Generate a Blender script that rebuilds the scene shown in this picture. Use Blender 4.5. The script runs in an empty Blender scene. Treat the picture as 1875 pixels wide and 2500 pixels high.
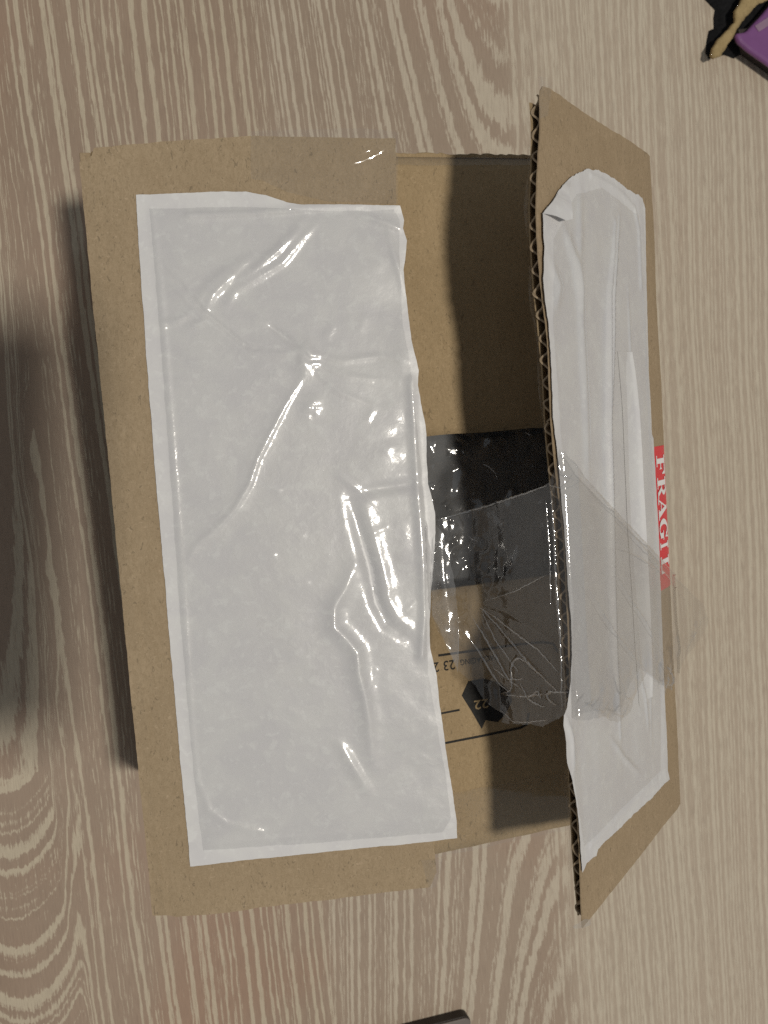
import bpy, math, random
import numpy as np
from mathutils import Vector, Matrix
from mathutils.geometry import delaunay_2d_cdt

scene = bpy.context.scene
CM = 0.01                      # all lengths below are written in centimetres

# ------------------------------------------------------------------ camera
cam_data = bpy.data.cameras.new("camera")
cam = bpy.data.objects.new("camera", cam_data)
scene.collection.objects.link(cam)
cam.location = (-0.018*CM, 18.749*CM, 54.576*CM)
cam.rotation_euler = (-0.067, -0.289, -0.077)
cam_data.sensor_fit = 'VERTICAL'
cam_data.sensor_height = 36.0
cam_data.lens = 36.0*2257/2500
cam_data.clip_start = 0.005
cam_data.clip_end = 50
cam_data.dof.use_dof = True
cam_data.dof.focus_distance = 36.5*CM
cam_data.dof.aperture_fstop = 22
scene.camera = cam

# ------------------------------------------------------------------ room light
world = bpy.data.worlds.new("World")
scene.world = world
world.use_nodes = True
world.node_tree.nodes["Background"].inputs[0].default_value = (0.90, 0.95, 1.0, 1)
world.node_tree.nodes["Background"].inputs[1].default_value = 0.225

def lamp(name, kind, loc, energy, color, **kw):
    d = bpy.data.lights.new(name, kind)
    d.energy = energy
    d.color = color
    for k, v in kw.items():
        setattr(d, k, v)
    o = bpy.data.objects.new(name, d)
    o.location = [c*CM for c in loc]
    scene.collection.objects.link(o)
    return o

# the ceiling lamp: a round diffuser almost straight above the box
lamp("ceiling_lamp", 'POINT', (22.56, -11.42, 291.3), 192.0, (1.0, 0.94, 0.835), shadow_soft_size=0.10)

scene.view_settings.view_transform = 'Standard'
scene.view_settings.look = 'None'
scene.view_settings.exposure = 0
scene.view_settings.gamma = 1
scene.cycles.max_bounces = 10
scene.cycles.transparent_max_bounces = 24
scene.cycles.sample_clamp_indirect = 4
scene.cycles.use_denoising = False
scene.cycles.caustics_reflective = False
scene.cycles.caustics_refractive = False

rnd = random.Random(7)
nrng = np.random.default_rng(5)

# ------------------------------------------------------------------ box frame (cm)
W, L, H = 24.36, 30.0, 17.494          # width, length, height of the box
PHI, ALPHA = 0.682, math.radians(12)   # how far the torn flap / the flat flap are lifted
PU = np.array([math.cos(ALPHA), 0, math.sin(ALPHA)])     # along the flat flap, away from its crease
PN = np.array([-math.sin(ALPHA), 0, math.cos(ALPHA)])
FU = np.array([-math.cos(PHI), 0, math.sin(PHI)])        # along the lifted flap, away from its crease
FN = np.array([math.sin(PHI), 0, math.cos(PHI)])
PO, FO = np.array([0, 0, H]), np.array([W, 0, H])
EY = np.array([0, 1.0, 0])

# outlines measured on each real surface, in cm along that surface
PANEL=[(0.54,30.01),(3.14,30.1),(4.98,30.12),(6.51,30.13),(8.67,30.0),(11.87,29.78),(11.73,27.3),(11.55,21.06),(11.41,14.61),(11.35,7.96),(11.35,3.16),(11.42,1.24),(11.44,0.54),(11.12,-0.05),(8.92,-0.06),(6.91,-0.11),(4.25,-0.1),(2.92,-0.17),(1.45,-0.15),(0.8,-0.14),(0.4,-0.02),(-0.13,0.0),(-0.05,29.52),(0.42,29.72)]
POUCHL=[(1.94,28.19),(3.58,28.16),(5.11,28.14),(6.03,28.09),(6.79,27.9),(7.54,27.6),(8.08,27.49),(9.09,27.44),(10.34,27.34),(11.83,27.21),(11.95,26.66),(11.88,26.36),(12.01,25.89),(11.94,25.42),(11.82,24.81),(11.82,24.18),(11.89,22.93),(11.91,22.14),(12.05,21.34),(12.13,20.93),(12.06,20.38),(12.15,19.42),(12.24,18.77),(12.26,18.44),(12.19,17.32),(12.18,16.51),(12.36,15.36),(12.33,14.54),(12.11,12.91),(11.93,11.6),(11.85,10.94),(11.82,9.94),(12.0,8.75),(12.02,7.65),(12.1,6.37),(12.2,5.16),(12.32,3.6),(12.37,2.73),(12.37,1.94),(10.41,1.9),(7.73,1.94),(4.43,1.96),(1.57,1.94),(1.57,6.43),(1.63,13.82),(1.68,18.6),(1.81,24.8)]
FILML=[(2.39,27.65),(5.98,27.53),(9.07,27.16),(11.58,27.07),(11.79,26.67),(11.66,24.82),(11.66,22.63),(11.83,21.03),(11.86,19.44),(11.94,17.5),(11.98,14.57),(11.74,11.29),(11.66,8.95),(11.82,7.08),(12.05,4.83),(12.17,2.92),(11.79,2.27),(7.1,2.35),(2.11,2.57),(2.05,6.38),(2.1,12.15),(2.23,16.97),(2.4,25.68)]
FLAPEDGE=[(11.71,30.11),(11.79,28.8),(12.23,27.08),(12.55,25.66),(12.61,24.57),(12.6,23.2),(12.33,22.25),(12.25,21.13),(12.35,19.72),(12.33,17.87),(12.08,16.13),(11.82,14.93),(11.78,13.15),(11.87,10.93),(12.0,9.46),(11.98,7.48),(12.02,5.66),(12.04,3.35),(12.1,1.82),(12.18,0.17)]
INEDGE=[(11.74,30.08),(11.56,28.95),(11.83,27.24),(12.23,25.79),(12.25,24.68),(12.28,23.28),(12.08,22.31),(11.92,21.04),(11.86,19.75),(11.91,17.87),(11.74,16.1),(11.55,14.9),(11.51,13.09),(11.5,10.82),(11.49,9.28),(11.55,7.29),(11.65,5.46),(11.68,3.11),(11.67,1.52),(11.52,-0.15)]
POUCHR=[(12.3,25.66),(11.38,26.22),(10.4,26.9),(9.53,27.38),(7.97,27.96),(6.7,28.13),(4.93,28.07),(3.53,27.9),(1.58,27.89),(1.21,27.5),(1.34,26.6),(1.6,24.11),(1.91,20.55),(1.89,17.68),(1.64,17.48),(1.58,16.02),(1.53,13.25),(1.68,9.55),(1.78,7.69),(1.82,5.81),(1.81,3.89),(1.92,2.39),(1.64,1.85),(2.51,1.99),(4.21,2.01),(8.65,2.27),(10.51,2.36),(10.7,2.15),(11.61,2.27),(12.1,2.14),(12.15,3.41),(12.19,4.2),(12.37,5.03),(12.47,5.38),(12.62,5.89),(12.96,6.61),(13.01,7.52),(13.16,8.01),(13.07,8.35),(12.69,8.53),(12.48,8.99),(12.28,9.39),(12.02,10.22),(11.88,11.68),(11.98,12.59),(11.94,13.92),(12.01,14.95),(12.13,16.13),(12.27,17.58),(12.42,18.73),(12.36,20.42),(12.32,21.4),(12.4,22.1),(12.59,22.64),(12.61,23.46),(12.38,24.58),(12.37,25.13)]
CURL=[(12.37,25.65),(11.38,26.25),(10.32,26.96),(9.45,27.43),(10.29,26.7),(10.59,26.09),(10.73,25.61),(11.24,25.5),(11.77,25.6)]
TAPETOP=[(6.41,30.3),(7.76,30.28),(9.31,30.24),(10.4,30.23),(11.49,30.08),(11.99,29.97),(11.86,28.51),(11.79,27.32),(9.1,27.56),(7.57,27.98),(6.68,28.48),(6.26,28.56)]
TAPEBOT=[(10.83,1.16),(11.54,1.11),(11.74,1.14),(11.6,0.55),(11.35,-0.04),(11.08,-0.13)]
TIPTOP=[(11.92,30.31),(11.31,30.4),(10.83,30.18),(11.01,29.66),(11.29,29.11),(11.92,28.89),(11.96,29.56)]
TIPBOT=[(13.08,0.56),(12.08,0.33),(11.53,0.04),(11.48,-0.18),(12.13,0.02),(13.02,0.47)]
RED=[(3.58,17.14),(0.1,16.94),(0.5,7.38),(3.84,8.2)]
ICON=[(14.11,7.49),(13.76,6.9),(14.16,6.15),(14.6,5.25),(14.8,5.62),(15.38,5.44),(15.74,5.71),(16.13,6.27),(16.06,6.69),(15.64,7.17),(14.83,7.51)]
LTOP=[(12.81,8.83),(14.54,8.81),(16.7,8.79),(17.8,8.73)]
LBOT=[(12.72,4.91),(14.66,4.94),(16.45,5.0),(16.78,5.11),(16.83,5.35)]
LSHORT=[(12.72,6.26),(13.62,6.28)]
T24=[(12.49,8.26),(12.96,8.27)]
T23=[(13.12,8.3),(13.46,8.34)]
PACK=[(13.92,8.36),(15.09,8.36)]
N2=[(14.37,6.4),(14.6,6.33)]
BLACKTHING=[(40.48,45.39),(40.94,45.02),(41.21,44.78),(41.06,44.25),(41.09,43.6),(40.7,43.42),(40.47,42.65),(40.37,41.99),(40.61,41.61),(41.09,41.76),(41.81,41.94),(42.54,41.74),(43.27,42.11),(43.29,42.59),(44.92,44.04),(45.16,45.65)]
STRIPCARD=[(42.18,44.77),(41.65,44.05),(41.65,43.46),(41.22,42.98),(40.83,42.66),(40.51,42.34),(40.34,42.05),(40.07,41.73),(39.9,41.34),(40.05,41.19),(40.58,41.26),(41.18,42.16),(41.79,42.96),(42.35,43.63),(42.85,44.17),(43.28,44.52),(44.15,44.88)]
PURPLE=[(41.38,42.77),(41.77,43.09),(42.16,42.91),(42.82,43.61),(43.39,44.15),(43.97,44.44),(44.62,44.73),(44.76,40.6),(43.66,41.0),(42.88,41.43),(42.27,41.84)]
GREYTOP=[(15.35,-18.26),(18.09,-18.38),(18.48,-18.7),(18.77,-19.3)]
GREYBOT=[(13.54,-19.16),(18.83,-19.28)]
c1 = [(2.39,25.7),(3.2,24.87),(4.0,23.77),(4.74,23.07),(5.53,22.31),(6.45,22.09),(7.63,21.95)]
c2 = [(3.85,24.06),(4.34,24.64),(5.17,25.28),(6.02,25.74)]
c3 = [(4.09,23.66),(4.46,24.33),(5.3,25.05),(6.13,25.64)]
c4 = [(5.19,24.67),(6.09,25.15),(7.09,25.86),(7.76,26.44),(8.19,26.95)]
c5 = [(4.97,23.91),(5.33,24.43),(5.9,24.7),(7.2,25.39),(8.06,26.27),(8.74,26.92)]
c6 = [(7.67,21.08),(6.91,20.03),(6.09,18.74),(5.63,17.98),(5.24,17.05),(4.6,16.14),(3.82,15.4),(2.98,14.83),(2.61,14.22)]
c7 = [(6.31,23.13),(6.97,22.62),(7.48,22.11)]
c8 = [(6.53,23.04),(7.12,22.53),(7.72,22.1)]
sh1 = [(9.08,16.19),(9.38,14.78),(9.67,13.29),(9.82,11.96),(10.17,11.1),(11.02,10.44)]
sh2 = [(9.09,16.24),(9.99,16.44),(10.81,16.49),(12.12,16.6)]
v1 = [(11.8,20.56),(11.77,18.64),(11.73,16.22),(11.75,13.77),(11.66,11.29),(11.43,9.64)]
w1 = [(9.04,13.51),(8.56,12.56),(8.11,11.94),(8.04,11.12),(8.49,10.59),(8.86,10.05),(8.87,9.22),(9.04,8.19),(9.13,7.17),(9.12,5.99),(9.24,5.3)]
w2 = [(7.84,6.46),(8.2,5.74),(8.62,4.85),(8.98,4.13)]
top = [(3.81,27.32),(5.96,27.26),(8.3,27.33),(9.87,27.32),(11.83,27.16)]
top2 = [(9.85,27.09),(10.62,26.84),(11.39,26.54),(11.92,26.28)]
top3 = [(11.3,26.39),(11.46,25.45),(11.65,24.66),(11.75,23.88)]
lb = [(2.45,27.5),(2.51,25.67),(2.51,23.22),(2.45,20.11),(2.39,16.96),(2.33,13.76),(2.25,11.16),(2.13,7.21),(2.17,5.53),(2.5,4.22),(3.18,3.56),(4.52,3.07)]
bb = [(1.89,2.85),(5.48,2.71),(8.79,2.6),(11.97,2.51)]
e1 = [(2.28,23.31),(2.99,23.42),(3.63,23.69)]
e2 = [(3.43,23.16),(4.14,23.35)]
f1 = [(5.28,26.32),(5.73,25.05),(6.51,23.38),(7.1,20.48),(7.53,18.09),(7.61,15.69),(7.86,12.48),(8.01,9.23),(7.81,7.51),(7.69,5.8)]
f2 = [(4.77,26.63),(5.31,25.42),(6.06,23.41),(6.66,20.49),(7.18,18.08)]
f3 = [(4.11,23.9),(4.26,21.19),(4.1,18.81),(4.1,15.35),(4.05,11.83),(3.99,8.96),(3.84,6.38),(3.99,4.23)]
f4 = [(8.8,27.1),(9.02,25.58),(9.29,24.21),(9.41,21.96),(9.45,18.94),(9.56,16.19)]
f5 = [(10.44,25.39),(9.66,24.32),(9.28,22.87)]
f6 = [(11.85,24.09),(11.26,23.3),(11.74,22.41)]
f7 = [(7.59,27.76),(5.89,27.74),(4.06,27.56),(2.87,27.25),(2.48,26.45),(2.57,24.03)]
f8 = [(5.01,7.43),(4.61,6.6),(4.3,5.06)]
f9 = [(11.14,2.82),(8.58,2.75),(5.7,2.67),(3.58,2.52)]
f10 = [(12.99,8.4),(12.42,7.33),(12.3,6.07)]
f11 = [(8.77,6.14),(7.36,4.84),(5.58,3.51)]
FILM=[(2.43, 16.34), (2.55, 15.05), (3.05, 15.11), (3.63, 15.26), (4.63, 15.48), (5.34, 15.51), (5.79, 15.73), (6.48, 15.83), (7.85, 16.22), (8.66, 16.42), (9.01, 16.86), (9.21, 17.29), (9.4, 17.57), (9.69, 17.27), (10.48, 16.63), (10.51, 16.53), (13.37, 15.09), (17.0, 13.23), (20.17, 11.63), (23.85, 9.83), (26.05, 8.72), (26.7, 7.95), (26.07, 7.45), (24.89, 7.2), (22.83, 6.99), (21.28, 6.6), (20.64, 6.61), (19.76, 7.0), (20.12, 6.52), (19.22, 6.3), (18.23, 6.81), (16.19, 7.94), (15.09, 7.54), (14.0, 6.85), (12.6, 6.86), (10.96, 7.61), (9.78, 7.85), (8.98, 8.11), (8.63, 7.89), (8.02, 7.61), (7.5, 7.25), (6.88, 7.21), (6.14, 7.07), (5.68, 6.91), (5.02, 6.85), (5.15, 7.23), (4.7, 7.39), (4.24, 7.56), (3.82, 8.07), (3.44, 8.52), (3.09, 8.88), (2.84, 9.49), (2.35, 10.58), (2.03, 11.3), (1.97, 12.96), (2.04, 14.75)]
STRIP=[(2.54, 14.83), (2.81, 14.5), (2.99, 13.74), (3.16, 12.82), (3.23, 11.65), (3.23, 10.47), (3.15, 9.47), (3.09, 8.8), (2.75, 9.64), (2.35, 10.58), (2.03, 11.3), (2.12, 12.94), (2.26, 14.23)]

# ------------------------------------------------------------------ helpers
def link(name, me, mat, parent=None):
    o = bpy.data.objects.new(name, me)
    scene.collection.objects.link(o)
    if mat is not None:
        me.materials.append(mat)
    if parent is not None:
        o.parent = parent
        o.matrix_parent_inverse = world_of(parent).inverted()
    return o

def world_of(o):
    m = Matrix.Translation(o.location) if o.rotation_euler[:] == (0, 0, 0) else o.matrix_basis.copy()
    if o.parent is not None:
        m = world_of(o.parent) @ o.matrix_parent_inverse @ m
    return m

def thing(name, label, cat, loc):
    o = bpy.data.objects.new(name, None)
    scene.collection.objects.link(o)
    o.location = [c*CM for c in loc]
    o.empty_display_size = 0.02
    o["label"] = label
    o["category"] = cat
    return o

def mesh(name, V, F, mat, parent=None, smooth=False):
    me = bpy.data.meshes.new(name)
    me.from_pydata([tuple(float(c)*CM for c in v) for v in V], [], [tuple(int(i) for i in f) for f in F])
    me.update()
    if smooth:
        me.polygons.foreach_set("use_smooth", [True]*len(me.polygons))
    return link(name, me, mat, parent)

def solidify(o, t, offset=-1):
    m = o.modifiers.new("thickness", 'SOLIDIFY')
    m.thickness = t*CM
    m.offset = offset
    return m

def bevel(o, w, seg=2):
    m = o.modifiers.new("bevel", 'BEVEL')
    m.width = w*CM
    m.segments = seg
    m.limit_method = 'ANGLE'
    return m

def densify(poly, step, ragged=0.0, smooth=False, seed=1):
    r = random.Random(seed)
    out = []
    walk = 0.0
    n = len(poly)
    for i in range(n):
        a, b = np.array(poly[i], float), np.array(poly[(i+1) % n], float)
        d = np.linalg.norm(b-a)
        k = max(1, int(d/step))
        nn = np.array([-(b-a)[1], (b-a)[0]])/max(d, 1e-6)
        for j in range(k):
            q = a+(b-a)*j/k
            if ragged:
                walk = .72*walk+r.uniform(-ragged, ragged)*.75
                q = q+nn*walk
            out.append(q)
    return out

def fill(poly, step, seed=3):
    """triangles over the inside of an outline, with points every `step`"""
    r = np.random.default_rng(seed)
    P = np.array(poly)
    lo, hi = P.min(0), P.max(0)
    gx = np.arange(lo[0], hi[0], step)
    gy = np.arange(lo[1], hi[1], step*0.866)
    X, Y = np.meshgrid(gx, gy)
    X = X+(np.arange(len(gy)) % 2)[:, None]*step/2
    G = np.stack([X.ravel(), Y.ravel()], 1)+r.uniform(-step*.08, step*.08, (X.size, 2))
    inside = np.zeros(len(G), bool)
    dist = np.full(len(G), 1e9)
    for i in range(len(P)):
        a, b = P[i], P[(i+1) % len(P)]
        c = (a[1] > G[:, 1]) != (b[1] > G[:, 1])
        with np.errstate(divide='ignore', invalid='ignore'):
            xi = (b[0]-a[0])*(G[:, 1]-a[1])/(b[1]-a[1])+a[0]
        inside ^= c & (G[:, 0] < xi)
        ab = b-a
        t = np.clip(((G-a)@ab)/max(ab@ab, 1e-9), 0, 1)
        dist = np.minimum(dist, np.linalg.norm(G-a-t[:, None]*ab, axis=1))
    G = G[inside & (dist > step*.35)]
    allp = [Vector(p) for p in P]+[Vector(p) for p in G]
    v, e, f, *_ = delaunay_2d_cdt(allp, [], [list(range(len(P)))], 1, 1e-6)
    return np.array([(p.x, p.y) for p in v]), f

def line_dist(UV, line):
    """distance to a polyline and position along it (0..1)"""
    L_ = np.array(line, float)
    seg = np.linalg.norm(np.diff(L_, axis=0), axis=1)
    cum = np.concatenate([[0], np.cumsum(seg)])
    best = np.full(len(UV), 1e9)
    pos = np.zeros(len(UV))
    side = np.zeros(len(UV))
    for i in range(len(L_)-1):
        a, b = L_[i], L_[i+1]
        ab = b-a
        t = np.clip(((UV-a)@ab)/(ab@ab), 0, 1)
        q = UV-a-t[:, None]*ab
        d = np.linalg.norm(q, axis=1)
        m = d < best
        best[m] = d[m]
        pos[m] = ((cum[i]+t*seg[i])/cum[-1])[m]
        side[m] = np.sign(ab[0]*q[:, 1]-ab[1]*q[:, 0])[m]
    return best, pos, side

def ridge(UV, line, h, w, taper=True, tent=False):
    d, p, s = line_dist(UV, line)
    g = np.exp(-(d/w)**2) if not tent else np.clip(1-d/w, 0, 1)
    return h*g*((np.clip(np.sin(np.pi*np.clip(p, .02, .98)), 0, 1)**.5) if taper else 1)

def step_fold(UV, line, h, w):
    """one layer lying over another: a step that fades away on its high side"""
    d, p, s = line_dist(UV, line)
    sd = d*s
    return h*np.where(sd > 0, np.exp(-sd/w), np.exp(-(sd/.05)**2))

def vnoise(UV, scale, seed):
    """smooth value noise"""
    r = np.random.default_rng(seed)
    T = r.uniform(-1, 1, (64, 64))
    q = UV*scale+100
    i = np.floor(q).astype(int)
    f = q-i
    f = f*f*(3-2*f)
    a = T[i[:, 0] % 64, i[:, 1] % 64]
    b = T[(i[:, 0]+1) % 64, i[:, 1] % 64]
    c = T[i[:, 0] % 64, (i[:, 1]+1) % 64]
    d = T[(i[:, 0]+1) % 64, (i[:, 1]+1) % 64]
    return (a*(1-f[:, 0])+b*f[:, 0])*(1-f[:, 1])+(c*(1-f[:, 0])+d*f[:, 0])*f[:, 1]

def sheet(name, poly, step, place, mat, parent, ragged=0.0, bstep=None, height=None, seed=1, smooth=True):
    b = densify(poly, bstep or step, ragged, seed=seed)
    UV, F = fill(b, step, seed)
    h = height(UV) if height is not None else np.zeros(len(UV))
    return mesh(name, place(UV, h), F, mat, parent, smooth=smooth)

def on_panel(UV, h):
    return PO+UV[:, :1]*PU+UV[:, 1:]*EY+np.asarray(h)[:, None]*PN

def on_flap(UV, h):
    return FO+UV[:, :1]*FU+UV[:, 1:]*EY+np.asarray(h)[:, None]*FN

def box_mesh(name, lo, hi, mat, parent, bw=0.05):
    (x0, y0, z0), (x1, y1, z1) = lo, hi
    V = [(x, y, z) for z in (z0, z1) for y in (y0, y1) for x in (x0, x1)]
    F = [(0, 2, 3, 1), (4, 5, 7, 6), (0, 1, 5, 4), (2, 6, 7, 3), (0, 4, 6, 2), (1, 3, 7, 5)]
    o = mesh(name, V, F, mat, parent)
    bevel(o, bw)
    return o

def prism(name, poly, z0, z1, mat, parent=None, bw=0.0, seg=2):
    n = len(poly)
    a = sum(poly[i][0]*poly[(i+1) % n][1]-poly[(i+1) % n][0]*poly[i][1] for i in range(n))
    if a < 0:
        poly = poly[::-1]
    V = [(p[0], p[1], z0) for p in poly]+[(p[0], p[1], z1) for p in poly]
    F = [tuple(range(n))[::-1], tuple(range(n, 2*n))]+[(i, (i+1) % n, n+(i+1) % n, n+i) for i in range(n)]
    o = mesh(name, V, F, mat, parent)
    if bw:
        bevel(o, bw, seg)
    return o

# ------------------------------------------------------------------ materials
class NT:
    def __init__(self, name):
        self.m = bpy.data.materials.new(name)
        self.m.use_nodes = True
        self.t = self.m.node_tree
        self.b = self.t.nodes["Principled BSDF"]
        self.out = self.t.nodes["Material Output"]
    def n(self, kind, **inp):
        nd = self.t.nodes.new(kind)
        for k, v in inp.items():
            if k.startswith('_'):
                setattr(nd, k[1:], v)
        return nd
    def put(self, sock, v):
        if v is None:
            return
        if hasattr(v, 'is_output'):
            self.t.links.new(v, sock)
        else:
            sock.default_value = v
    def math(self, op, a, b=None, c=None, clamp=False):
        nd = self.n('ShaderNodeMath', _operation=op, _use_clamp=clamp)
        for i, v in enumerate((a, b, c)):
            self.put(nd.inputs[i], v)
        return nd.outputs[0]
    def noise(self, vec, scale, detail=3, rough=.5, dist=0, dim='3D'):
        nd = self.n('ShaderNodeTexNoise', _noise_dimensions=dim)
        if dim == '1D':
            self.put(nd.inputs['W'], vec)
        else:
            self.put(nd.inputs['Vector'], vec)
        nd.inputs['Scale'].default_value = scale
        nd.inputs['Detail'].default_value = detail
        nd.inputs['Roughness'].default_value = rough
        nd.inputs['Distortion'].default_value = dist
        return nd.outputs['Fac']
    def coords(self, scale=(100, 100, 100), rot=(0, 0, 0)):
        tc = self.n('ShaderNodeTexCoord')
        mp = self.n('ShaderNodeMapping')
        self.t.links.new(tc.outputs['Object'], mp.inputs[0])
        mp.inputs['Scale'].default_value = scale
        mp.inputs['Rotation'].default_value = rot
        return mp.outputs[0]
    def scaled(self, vec, s):
        mp = self.n('ShaderNodeMapping')
        self.put(mp.inputs[0], vec)
        mp.inputs['Scale'].default_value = s
        return mp.outputs[0]
    def smooth(self, v, lo, hi, a=0.0, b=1.0):
        nd = self.n('ShaderNodeMapRange', _interpolation_type='SMOOTHSTEP')
        self.put(nd.inputs[0], v)
        for i, x in enumerate((lo, hi, a, b)):
            self.put(nd.inputs[i+1], x)
        return nd.outputs[0]
    def mix(self, fac, a, b):
        nd = self.n('ShaderNodeMix', _data_type='RGBA')
        self.put(nd.inputs[0], fac)
        self.put(nd.inputs[6], a)
        self.put(nd.inputs[7], b)
        return nd.outputs[2]
    def bump(self, h, strength, dist):
        nd = self.n('ShaderNodeBump')
        self.put(nd.inputs['Height'], h)
        nd.inputs['Strength'].default_value = strength
        nd.inputs['Distance'].default_value = dist
        return nd.outputs[0]

def kraft(name, base=(.40, .28, .145), rough=.82, stretch=(1, 1, 1)):
    k = NT(name)
    co = k.coords()
    tone = k.noise(co, .35, 4, .6)
    fib = k.noise(k.scaled(co, (9, 4.5, 9)), 1.0, 5, .62, .8)
    fine = k.noise(co, 22, 3, .6)
    blotch = k.noise(k.scaled(co, (1.1, .5, 1.1)), 1.0, 4, .65, .6)
    dark = k.smooth(k.noise(k.scaled(co, (7, 3.2, 7)), 1.0, 2, .5, 1.5), .635, .70)
    lite = k.smooth(k.noise(k.scaled(co, (5, 9, 6)), 1.0, 2, .5, 1.0), .655, .72)
    b = np.array(base)
    c = k.mix(k.smooth(tone, .3, .7), (*b*(.90, .89, .87), 1), (*b*1.07, 1))
    c = k.mix(k.smooth(fib, .3, .7), c, (*b*(.80, .78, .74), 1))
    c = k.mix(k.math('MULTIPLY', k.smooth(blotch, .50, .70), .45), c, (*b*(.80, .77, .72), 1))
    c = k.mix(k.math('MULTIPLY', k.smooth(blotch, .46, .30), .30), c, (*b*(1.14, 1.13, 1.12), 1))
    v = k.math('MULTIPLY', k.smooth(fine, .35, .65), .35)
    c = k.mix(v, c, (*b*(1.22, 1.2, 1.2), 1))
    c = k.mix(k.math('MULTIPLY', dark, .55), c, (*b*.42, 1))
    c = k.mix(k.math('MULTIPLY', lite, .35), c, (*b*(1.5, 1.5, 1.6), 1))
    k.put(k.b.inputs['Base Color'], c)
    k.b.inputs['Roughness'].default_value = rough
    k.b.inputs['Specular IOR Level'].default_value = .25
    k.put(k.b.inputs['Normal'], k.bump(k.math('ADD', fib, k.math('MULTIPLY', fine, .5)), .35, .0003))
    return k.m

def clear_plastic(name, rough=.09, haze=.06, tint=.97, base=.045, edge=.5, bump=0.0, bscale=3.0, hazecol=(.75, .76, .78)):
    k = NT(name)
    k.t.nodes.remove(k.b)
    tr = k.n('ShaderNodeBsdfTransparent')
    tr.inputs[0].default_value = (tint, tint, tint, 1)
    gl = k.n('ShaderNodeBsdfGlossy')
    gl.inputs['Color'].default_value = (1, 1, 1, 1)
    gl.inputs['Roughness'].default_value = rough
    di = k.n('ShaderNodeBsdfDiffuse')
    di.inputs[0].default_value = (*hazecol, 1)
    lw = k.n('ShaderNodeLayerWeight')
    lw.inputs[0].default_value = .5
    co = k.coords()
    if bump:
        nn = k.bump(k.noise(co, bscale, 3, .55, 1.2), bump, .003)
        k.put(gl.inputs['Normal'], nn)
    f4 = k.math('POWER', lw.outputs['Facing'], 4.0)
    fac = k.math('MULTIPLY_ADD', f4, edge, base)
    m1 = k.n('ShaderNodeMixShader')
    hz = k.math('MULTIPLY', k.smooth(k.noise(co, .9, 4, .6, .5), .25, .75, .5, 1.5), haze)
    k.put(m1.inputs[0], hz)
    k.t.links.new(tr.outputs[0], m1.inputs[1])
    tl_ = k.n('ShaderNodeBsdfTranslucent')
    tl_.inputs[0].default_value = (*hazecol, 1)
    mh = k.n('ShaderNodeMixShader')
    mh.inputs[0].default_value = .5
    k.t.links.new(di.outputs[0], mh.inputs[1])
    k.t.links.new(tl_.outputs[0], mh.inputs[2])
    k.t.links.new(mh.outputs[0], m1.inputs[2])
    m2 = k.n('ShaderNodeMixShader')
    k.put(m2.inputs[0], fac)
    k.t.links.new(m1.outputs[0], m2.inputs[1])
    k.t.links.new(gl.outputs[0], m2.inputs[2])
    k.t.links.new(m2.outputs[0], k.out.inputs[0])
    return k.m

def plain(name, col, rough=.5, spec=.4, mottle=.06, scale=2.0, bump=.0, bscale=8):
    k = NT(name)
    co = k.coords()
    n = k.noise(co, scale, 5, .6)
    b = np.array(col)
    k.put(k.b.inputs['Base Color'], k.mix(k.smooth(n, .3, .7), (*b*(1-mottle), 1), (*np.minimum(b*(1+mottle), 1), 1)))
    k.b.inputs['Roughness'].default_value = rough
    k.b.inputs['Specular IOR Level'].default_value = spec
    if bump:
        k.put(k.b.inputs['Normal'], k.bump(k.noise(co, bscale, 4, .6), bump, .001))
    return k.m

def white_pouch(name):
    k = NT(name)
    co = k.coords()
    n1 = k.noise(co, .55, 5, .65, .6)
    n2 = k.noise(co, 2.6, 4, .6, .3)
    c = k.mix(k.smooth(n1, .35, .65), (.615, .605, .612, 1), (.655, .648, .642, 1))
    c = k.mix(k.math('MULTIPLY', k.smooth(n2, .52, .68), .6), c, (.71, .71, .70, 1))
    k.put(k.b.inputs['Base Color'], c)
    k.b.inputs['Roughness'].default_value = .38
    k.b.inputs['Specular IOR Level'].default_value = .35
    k.put(k.b.inputs['Normal'], k.bump(k.math('ADD', n2, n1), .12, .001))
    return k.m

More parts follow.
